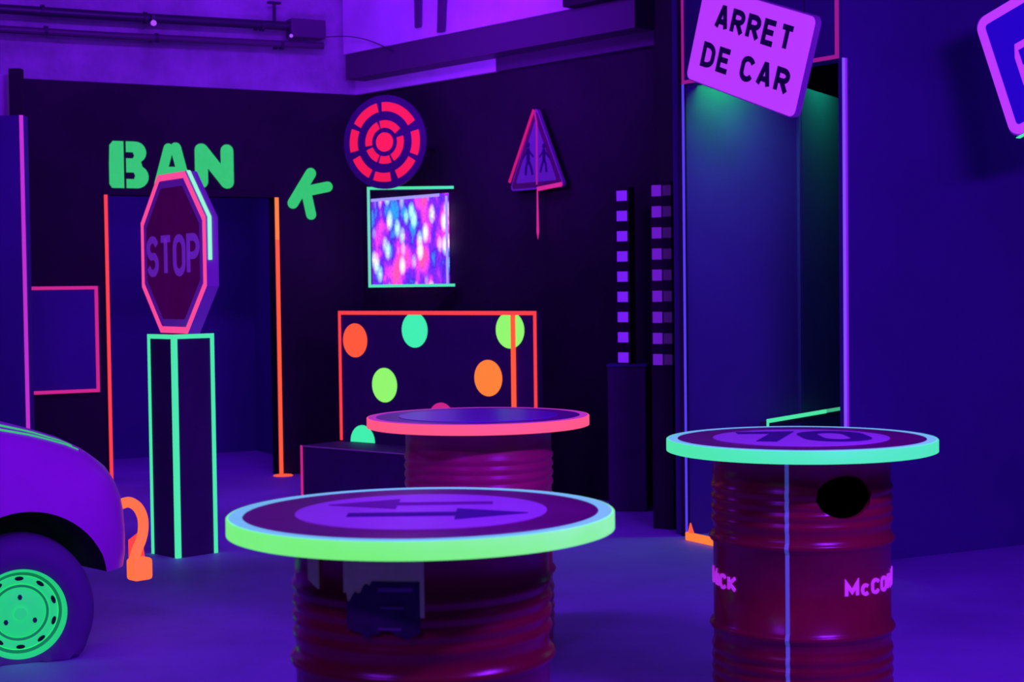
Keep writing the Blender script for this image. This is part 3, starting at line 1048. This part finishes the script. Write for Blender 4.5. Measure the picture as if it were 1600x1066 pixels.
# ================================================================= BARREL TABLES
DR = 0.285
def drum_profile():
    pr = [(0.0, 0.0), (DR + .006, 0.0), (DR + .008, 0.012), (DR, 0.02)]
    def rib(z, a, h=0.017):
        return [(DR, z - h), (DR + a * .7, z - h * .5), (DR + a, z), (DR + a * .7, z + h * .5), (DR, z + h)]
    for z in (0.10, 0.137, 0.174, 0.211, 0.248):
        pr += rib(z, 0.007)
    pr += rib(0.318, 0.014)
    pr += rib(0.602, 0.014)
    for z in (0.662, 0.697, 0.732, 0.767):
        pr += rib(z, 0.007, 0.0165)
    pr += [(DR, 0.86), (DR + .007, 0.865), (DR + .008, 0.88)]
    inner = [(DR - .012, 0.88), (DR - .014, 0.02), (0.0, 0.02)]
    return pr + inner


def barrel_table(px, py, Y, label, drum_m, rim_m, ring_m, plate, tr=0.435, th=0.04, rim_h=None):
    c = P(px, py, Y)
    root = empty('barrel_table', (c.x, Y, 0), 0, label, 'table', 'barrel tables with round tops')
    drum = MB().lathe(drum_profile(), 96).build('drum', drum_m, root, smooth=True, sharp=60)
    zt = 0.92
    MB().lathe([(0, 0.88), (tr - 0.006, 0.88), (tr - 0.006, zt - 0.002), (0, zt - 0.002)], 96).build('tabletop', M['black_board'], root)
    MB().lathe([(tr - 0.006, 0.88), (tr, 0.882), (tr, zt - 0.002), (tr - 0.002, zt), (tr - 0.006, zt - .001)], 128, closed=True).build('rim_tape', rim_m, root, smooth=True, sharp=50)
    MB().lathe([(tr - 0.036, zt - .002), (tr - 0.006, zt - .002), (tr - 0.006, zt + 0.0005), (tr - 0.036, zt + 0.0005)], 128, closed=True).build('top_edge_tape', ring_m, root)
    f = lambda u, v, d: Vector((u, v, zt - d))
    face = MB().lathe([(0, zt - .002), (tr - 0.037, zt - 0.002), (tr - 0.037, zt + 0.0), (0, zt + 0.0)], 96).build('sign_face', M['table_red'], root)
    return root, drum, f, zt


def cyl(root_r):
    return lambda u, v, d: Vector(((root_r - d) * math.sin(u / root_r), -(root_r - d) * math.cos(u / root_r), v))


M['near_ring'] = glow('violet_lit_top_tape', (0.10, 0.50, 0.45), 0.9, base=(0.5, 0.9, 0.7))  # violet light from above put into the top tape's bluish tint
M['violet_plate'] = mat('violet_white_film', (0.8, 0.62, 0.85), 0.35, emit=(0.14, 0.02, 0.4), estr=0.35, noise=(6, 0.85, 1.05))
# near table
t1, drum1, f, zt = barrel_table(658.5, 803, 3.62, 'nearest barrel table with lime green rim and arrow sign top', M['red_drum'], M['lime'], M['near_ring'], 'arrows')
MB().prism([(0.283 * math.cos(R(t)), 0.283 * math.sin(R(t))) for t in range(0, 360, 5)], f, -0.002, 0.0).build('sign_centre', M['violet_plate'], t1)
m = MB()
m.prism([(-0.22, 0.10), (-0.06, 0.185), (-0.06, 0.125), (0.16, 0.125), (0.16, 0.09), (-0.06, 0.09), (-0.06, 0.03)], f, -0.004, -0.002)
m.build('arrow_symbol', mat('worn_red_arrow', (0.4, 0.12, 0.4), 0.5), t1)
m = MB()
m.prism([(0.24, -0.065), (0.08, 0.015), (0.08, -0.04), (-0.16, -0.04), (-0.16, -0.09), (0.08, -0.09), (0.08, -0.15)], f, -0.004, -0.002)
m.build('arrow_symbol', mat('worn_black_arrow', (0.12, 0.04, 0.3), 0.5), t1)
# torn label on the near drum
cf = cyl(DR + 0.004)
def patch(mb, pts, f, d0, d1, n=14):
    """polygon given as list of (u, vtop, vbottom) columns wrapped on the drum"""
    prev = None
    for (u, t, b) in pts:
        cur = [mb.bm.verts.new(f(u, t, d0)), mb.bm.verts.new(f(u, b, d0)), mb.bm.verts.new(f(u, b, d1)), mb.bm.verts.new(f(u, t, d1))]
        if prev:
            for i in range(4):
                j = (i + 1) % 4
                mb.bm.faces.new((prev[i], cur[i], cur[j], prev[j]))
        else:
            mb.bm.faces.new(cur)
        prev = cur
    mb.bm.faces.new(list(reversed(prev)))
m = MB()
cols = []
for i in range(25):
    u = -0.155 + i * 0.175 / 24
    bot = 0.735 + 0.004 * math.sin(i * .6) + (0.05 if i < 2 else 0)
    cols.append((u, 0.862, bot))
patch(m, cols, cf, -0.0075, -0.004)
lab = m.build('torn_label', M['paper'], drum1)
m = MB()
cols = []
for i in range(25):
    u = -0.146 + i * 0.157 / 24
    top = 0.815 - (0.045 * (1 - i / 9.0) + 0.006 * math.sin(i * 1.7) if i < 9 else 0.0)
    bot = 0.705 + 0.008 * math.sin(i * .5 + 1) + random.uniform(-.004, .004)
    cols.append((u, top, bot))
patch(m, cols, cf, -0.0095, -0.0076)
m.build('printed_area', M['label_blue'], lab)
for u0_, st_, zt_, hh_ in ((-0.075, .009, 0.802, .008), (-0.075, .006, 0.718, .005), (-0.07, .006, 0.762, .004)):
    m = MB()
    patch(m, [(u0_ + i * st_, zt_, zt_ - hh_) for i in range(9)], cf, -0.0105, -0.0096)
    m.build('printed_line', M['print_line'], lab)
m = MB()
patch(m, [(-0.275 + i * .01, 0.858, 0.80 - 0.004 * i) for i in range(5)], cf, -0.002, 0.002)
m.build('paint_scuff', M['paper'], drum1)

# right table
t2, drum2, f, zt = barrel_table(1251, 686, 5.23, 'barrel table at right with mint rim and number 70 top', M['red_drum'], M['mint'], M['near_ring'], '70')
MB().prism([(0.283 * math.cos(R(t)), 0.283 * math.sin(R(t))) for t in range(0, 360, 5)], f, -0.002, 0.0).build('sign_centre', M['violet_plate'], t2)
m = MB()
write(m, '7', 0.36, 0.066, f, -0.004, -0.002, x0=-0.11, y0=-0.17, sx=0.75)
write(m, '0', 0.36, 0.066, f, -0.004, -0.002, x0=0.11, y0=-0.17, sx=0.75)
m.build('number', mat('worn_black_number', (0.10, 0.03, 0.25), 0.5), t2)
cf = cyl(DR + 0.001)
m = MB()
base = R(9.6)
wM = text_width('McCORMICK', 0.050, 1.15, 0.019)
let_m = mat('violet_white_lettering', (0.9, 0.6, 0.9), 0.5, emit=(0.45, 0.02, 0.6), estr=0.7)
for start in (DR * R(28 - 9.6), DR * R(-47 - 9.6) - wM):
    m = MB()
    write(m, 'McCORMICK', 0.050, 0.011, cf, -0.003, 0.001, x0=start, y0=0.447, sx=1.15, gap=0.019, step=0.01, centre=False)
    m.build('lettering', let_m, drum2)
# welded seam running down the drum, the light it catches put in as emission
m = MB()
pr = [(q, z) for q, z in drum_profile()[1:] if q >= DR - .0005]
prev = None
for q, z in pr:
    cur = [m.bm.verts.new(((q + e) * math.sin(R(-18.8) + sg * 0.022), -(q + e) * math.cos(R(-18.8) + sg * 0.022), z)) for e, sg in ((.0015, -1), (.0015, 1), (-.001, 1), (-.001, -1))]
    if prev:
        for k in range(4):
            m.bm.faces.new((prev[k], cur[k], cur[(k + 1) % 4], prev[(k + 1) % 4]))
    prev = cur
m.build('welded_seam', mat('lit_seam_metal', (0.35, 0.4, 0.5), 0.3, emit=(0.05, 0.09, 0.42), estr=0.45), drum2, smooth=True)
# hand hole in the drum
hz = P(1318, 775, 5.0).z
ha = R(28 - 9.6)
cut = MB().lathe([(0, -0.08), (1, -0.08), (1, 0.12), (0, 0.12)], 40).build('cutter', M['dark_hole'])
cut.parent = t2
cut.matrix_basis = Matrix.Rotation(ha, 4, 'Z') @ Matrix.Translation((0, -DR, hz)) @ Matrix.Rotation(R(90), 4, 'X') @ Matrix.Diagonal((0.096, 0.066, 1, 1))
bpy.context.view_layer.update()
md = drum2.modifiers.new('hole', 'BOOLEAN')
md.operation = 'DIFFERENCE'
md.object = cut
md.solver = 'EXACT'
dg = bpy.context.evaluated_depsgraph_get()
nm = bpy.data.meshes.new_from_object(drum2.evaluated_get(dg))
drum2.modifiers.clear()
drum2.data = nm
bpy.data.objects.remove(cut)

# far table
M['table_red'] = mat('violet_table_film', (0.4, 0.10, 0.45), 0.35)
t3, drum3, f, zt = barrel_table(747, 650, 6.30, 'farthest barrel table with pink glowing rim and violet top', M['magenta_drum'], M['coral'], glow('pink_violet_tape', (0.55, 0.04, 0.55), 0.7), 'plain')
MB().prism([(0.31 * math.cos(R(t)), 0.31 * math.sin(R(t))) for t in range(0, 360, 5)], f, -0.002, 0.0).build('sign_centre', mat('blue_violet_film', (0.4, 0.2, 0.9), 0.3), t3)

# ================================================================= CAR
wc = P(38, 960, 6.15)
CAR = empty('car', (wc.x, wc.y, 0), R(45), 'front of an old pale car at left with green wheel and orange bumper', 'car')
WZ = 0.187
def body_h(x):
    pts = [(-2.2, 1.02), (-1.2, 1.02), (-0.7, 1.005), (-0.3, 0.98), (-0.09, 0.955), (0.1, 0.905), (0.24, 0.855), (0.35, 0.80), (0.44, 0.735), (0.50, 0.660), (0.520, 0.56)]
    for (a, ha_), (b, hb_) in zip(pts[:-1], pts[1:]):
        if a <= x <= b:
            return ha_ + (hb_ - ha_) * (x - a) / (b - a)
    return pts[0][1] if x < pts[0][0] else 0.56
CW = 1.38
def section(x):
    h = body_h(x)
    # nose rounding in plan
    ins = 0.0
    if x > 0.31:
        q = (x - 0.31) / 0.21
        ins = 0.15 * (1 - math.sqrt(max(0.0, 1 - min(1, q) ** 2)))
    zb = 0.30 if x < 0.40 else 0.30
    H = h - zb
    half = [(ins + 0.02, zb), (ins + 0.005, zb + .15 * H), (ins, zb + .4 * H), (ins + 0.008, zb + .62 * H), (ins + 0.03, zb + .78 * H), (ins + 0.055, zb + .87 * H),
            (ins + 0.10, zb + .945 * H), (ins + 0.17, zb + .985 * H), (ins + 0.30, zb + 1.0 * H), (ins + 0.5, zb + 1.03 * H), (CW / 2, zb + 1.045 * H)]
    other = [(CW - y, z) for y, z in reversed(half[:-1])]
    return half + other
m = MB()
xs = [-2.2, -1.7, -1.2, -0.9, -0.7, -0.5, -0.35, -0.2, -0.09, 0.0, 0.08, 0.16, 0.24, 0.30, 0.35, 0.40, 0.44, 0.47, 0.49, 0.507, 0.517, 0.52]
rings = []
for x in xs:
    rings.append([m.bm.verts.new((x, y, z)) for y, z in section(x)])
for a, b in zip(rings[:-1], rings[1:]):
    n = len(a)
    for i in range(n):
        m.bm.faces.new((a[i], a[(i + 1) % n], b[(i + 1) % n], b[i]))
m.bm.faces.new(rings[0])
m.bm.faces.new(list(reversed(rings[-1])))
body = m.build('body', M['car_paint'], CAR, smooth=True, sharp=50)
body.data.materials.append(M['dark_hole'])
cut = MB().lathe([(0, -0.4), (0.395, -0.4), (0.395, 0.30), (0, 0.30)], 64).build('cutter', M['dark_hole'])
cut.data.materials.clear()
cut.data.materials.append(M['dark_hole'])
cut.parent = CAR
cut.matrix_basis = Matrix.Translation((0, 0, WZ)) @ Matrix.Rotation(R(-90), 4, 'X')
bpy.context.view_layer.update()
md = body.modifiers.new('arch', 'BOOLEAN')
md.operation = 'DIFFERENCE'
md.object = cut
md.solver = 'EXACT'
try:
    md.material_mode = 'TRANSFER'
except Exception:
    pass
dg = bpy.context.evaluated_depsgraph_get()
nm = bpy.data.meshes.new_from_object(body.evaluated_get(dg))
body.modifiers.clear()
body.data = nm
bpy.data.objects.remove(cut)
# cabin behind the bonnet
m = MB()
f = lambda u, v, d: Vector((u, d, v))
m.prism([(-2.2, 1.0), (-0.95, 1.0), (-1.25, 1.42), (-2.2, 1.46)], f, 0.10, CW - 0.10)
m.build('cabin', M['car_paint'], CAR)
m = MB()
m.prism([(-2.1, 1.02), (-1.15, 1.02), (-1.32, 1.36), (-2.1, 1.38)], f, 0.092, 0.099)
m.build('side_window', M['glass'], CAR)
# windscreen
m = MB()
m.quad([(-0.965, 0.2, 1.0), (-0.965, CW - 0.2, 1.0), (-1.225, CW - 0.2, 1.385), (-1.225, 0.2, 1.385)])
bmesh.ops.solidify(m.bm, geom=list(m.bm.faces), thickness=-0.015)
m.build('windscreen', M['glass'], CAR)
# bonnet edge tape: two strips that meet at the front
def surf(x, t):
    s = section(x)
    i = int(t)
    a, b = Vector(s[i]), Vector(s[i + 1])
    p = a + (b - a) * (t - i)
    tn = (b - a).normalized()
    nrm = Vector((-tn.y, tn.x))
    return p, nrm
def strip(t0a, t0b, wt, xa, xb, n=24):
    m = MB()
    prev = None
    for i in range(n + 1):
        x = xa + (xb - xa) * i / n
        t = t0a + (t0b - t0a) * i / n
        wv = wt * (1 - 0.75 * i / n)
        cur = []
        for tv in (t - wv, t + wv):
            p, nr = surf(x, tv)
            cur.append(m.bm.verts.new((x, p.x + nr.x * .003, p.y + nr.y * .003)))
        for tv in (t + wv, t - wv):
            p, nr = surf(x, tv)
            cur.append(m.bm.verts.new((x, p.x, p.y)))
        if prev:
            for k in range(4):
                l = (k + 1) % 4
                m.bm.faces.new((prev[k], cur[k], cur[l], prev[l]))
        else:
            m.bm.faces.new(cur)
        prev = cur
    m.bm.faces.new(list(reversed(prev)))
    return m
strip(5.55, 5.9, 0.16, -1.0, 0.30).build('bonnet_tape', M['green'], CAR)
strip(6.7, 6.2, 0.30, -1.0, 0.28).build('bonnet_tape', M['green'], CAR)
# wheel (flat tyre)
def wheel(x, y, side=-1):
    root = bpy.data.objects.new('wheel', None)
    COL.objects.link(root)
    root.parent = CAR
    root.location = (x, y, WZ)
    root.rotation_euler = (0, 0, R(-22))
    m = MB()
    prof = [(0.165, -0.005), (0.178, -0.018), (0.215, -0.03), (0.262, -0.025), (0.290, 0.0), (0.300, 0.03), (0.300, 0.12), (0.285, 0.145), (0.18, 0.15), (0.165, 0.13)]
    m.lathe(prof, 72, closed=True, mtx=Matrix.Rotation(R(-90), 4, 'X'))
    for v in m.bm.verts:
        if v.co.z < -0.12:
            v.co.z = max(v.co.z, -WZ + 0.002)
        if v.co.z < -0.14 and math.hypot(v.co.x, v.co.z) > 0.2:
            v.co.y -= 0.02 if v.co.y < 0.06 else -0.02
    for v in m.bm.verts:
        if math.hypot(v.co.x, v.co.z) > 0.2:
            v.co.x *= 0.94
    m.build('tyre', M['tyre'], root, smooth=True, sharp=60)
    m = MB()
    prof = [(0.0, 0.008), (0.05, 0.010), (0.088, 0.016), (0.098, 0.03), (0.104, 0.042), (0.112, 0.03), (0.122, 0.022), (0.142, 0.024), (0.148, 0.05), (0.152, 0.058),
            (0.157, 0.03), (0.162, -0.008), (0.172, -0.016), (0.176, -0.012), (0.172, -0.004), (0.166, 0.06), (0.15, 0.12), (0.0, 0.12)]
    m.lathe(prof, 72, mtx=Matrix.Rotation(R(-90), 4, 'X'))
    rim = m.build('rim', M['wheel_green'], root, smooth=True, sharp=50)
    MB().lathe([(0.146, 0.020), (0.158, 0.020), (0.158, 0.028), (0.146, 0.028)], 72, closed=True, mtx=Matrix.Rotation(R(-90), 4, 'X')).build('rim_shade_ring', M['wheel_shade'], rim)  # dark rings painted as the shade inside the rim dish
    MB().lathe([(0.099, 0.020), (0.108, 0.018), (0.108, 0.028), (0.099, 0.028)], 72, closed=True, mtx=Matrix.Rotation(R(-90), 4, 'X')).build('hub_shade_ring', M['wheel_shade'], rim)
    MB().lathe([(0.0, -0.008), (0.024, -0.006), (0.028, 0.012), (0, 0.012)], 32, mtx=Matrix.Rotation(R(-90), 4, 'X')).build('hub_cap', M['wheel_green'], rim, smooth=True)
    for k in range(10):
        a = R(36 * k + 18)
        m = MB()
        pts = [(0.017 * math.cos(R(t)), 0.008 * math.sin(R(t))) for t in range(0, 360, 30)]
        rot = lambda u, v, d, a=a: Vector((0.1325 * math.cos(a) - u * math.sin(a) + v * math.cos(a), d, 0.1325 * math.sin(a) + u * math.cos(a) + v * math.sin(a)))
        m.prism(pts, rot, 0.0195, 0.024)
        m.build('vent_slot', M['dark_hole'], rim)
    for k in range(3):
        a = R(90 + 120 * k)
        m = MB()
        m.prism([(0.062 * math.cos(a) + 0.009 * math.cos(R(t)), 0.062 * math.sin(a) + 0.011 * math.sin(R(t))) for t in range(0, 360, 60)], lambda u, v, d: Vector((u, d, v)), 0.004, 0.013)
        m.build('wheel_nut', mat('dark_green_nut', (0.02, 0.2, 0.08), 0.5), rim)
    return root
wheel(0.0, 0.03)
def smooth_path(p, k=5):
    p = [Vector(q) for q in p]
    out = []
    for i in range(len(p) - 1):
        a, b, c, d = p[max(i - 1, 0)], p[i], p[i + 1], p[min(i + 2, len(p) - 1)]
        for j in range(k):
            t = j / k
            out.append(0.5 * ((2 * b) + (c - a) * t + (2 * a - 5 * b + 4 * c - d) * t * t + (3 * b - a - 3 * c + d) * t ** 3))
    return out + [p[-1]]


M['bumper_orange'] = glow('bumper_orange_paint', (1.0, 0.17, 0.045))
# bumper and overrider hoop
m = MB()
m.box(0.545, 0.635, 0.09, 0.165, 0.225, 0.318, bevel=0.016)
bmp = m.build('bumper_block', M['bumper_orange'], CAR, smooth=True, sharp=60)
MB().box(0.545, 0.635, CW - 0.165, CW - 0.09, 0.225, 0.318, bevel=0.016).build('bumper_block', M['bumper_orange'], CAR, smooth=True, sharp=60)
hoop = [(0.52, 0.15, 0.545), (0.56, 0.15, 0.55), (0.60, 0.15, 0.525), (0.623, 0.15, 0.48), (0.625, 0.15, 0.43), (0.61, 0.145, 0.385), (0.585, 0.14, 0.345), (0.57, 0.14, 0.30)]
MB().tube(smooth_path(hoop), 0.022, 16, axis=(0, 1, 0.02)).build('overrider', M['bumper_orange'], CAR, smooth=True)
m = MB()
m.prism([(0.565, 0.30), (0.635, 0.30), (0.62, 0.42), (0.565, 0.39)], lambda u, v, d: Vector((u, d, v)), 0.155, 0.17)
m.build('overrider_plate', M['redorange'], CAR)
MB().tube([(0.52, 1.20, 0.545), (0.60, 1.20, 0.525), (0.625, 1.20, 0.43), (0.585, 1.20, 0.345), (0.57, 1.20, 0.30)], 0.022, 14, axis=(0, 1, 0.02)).build('overrider', M['bumper_orange'], CAR, smooth=True)
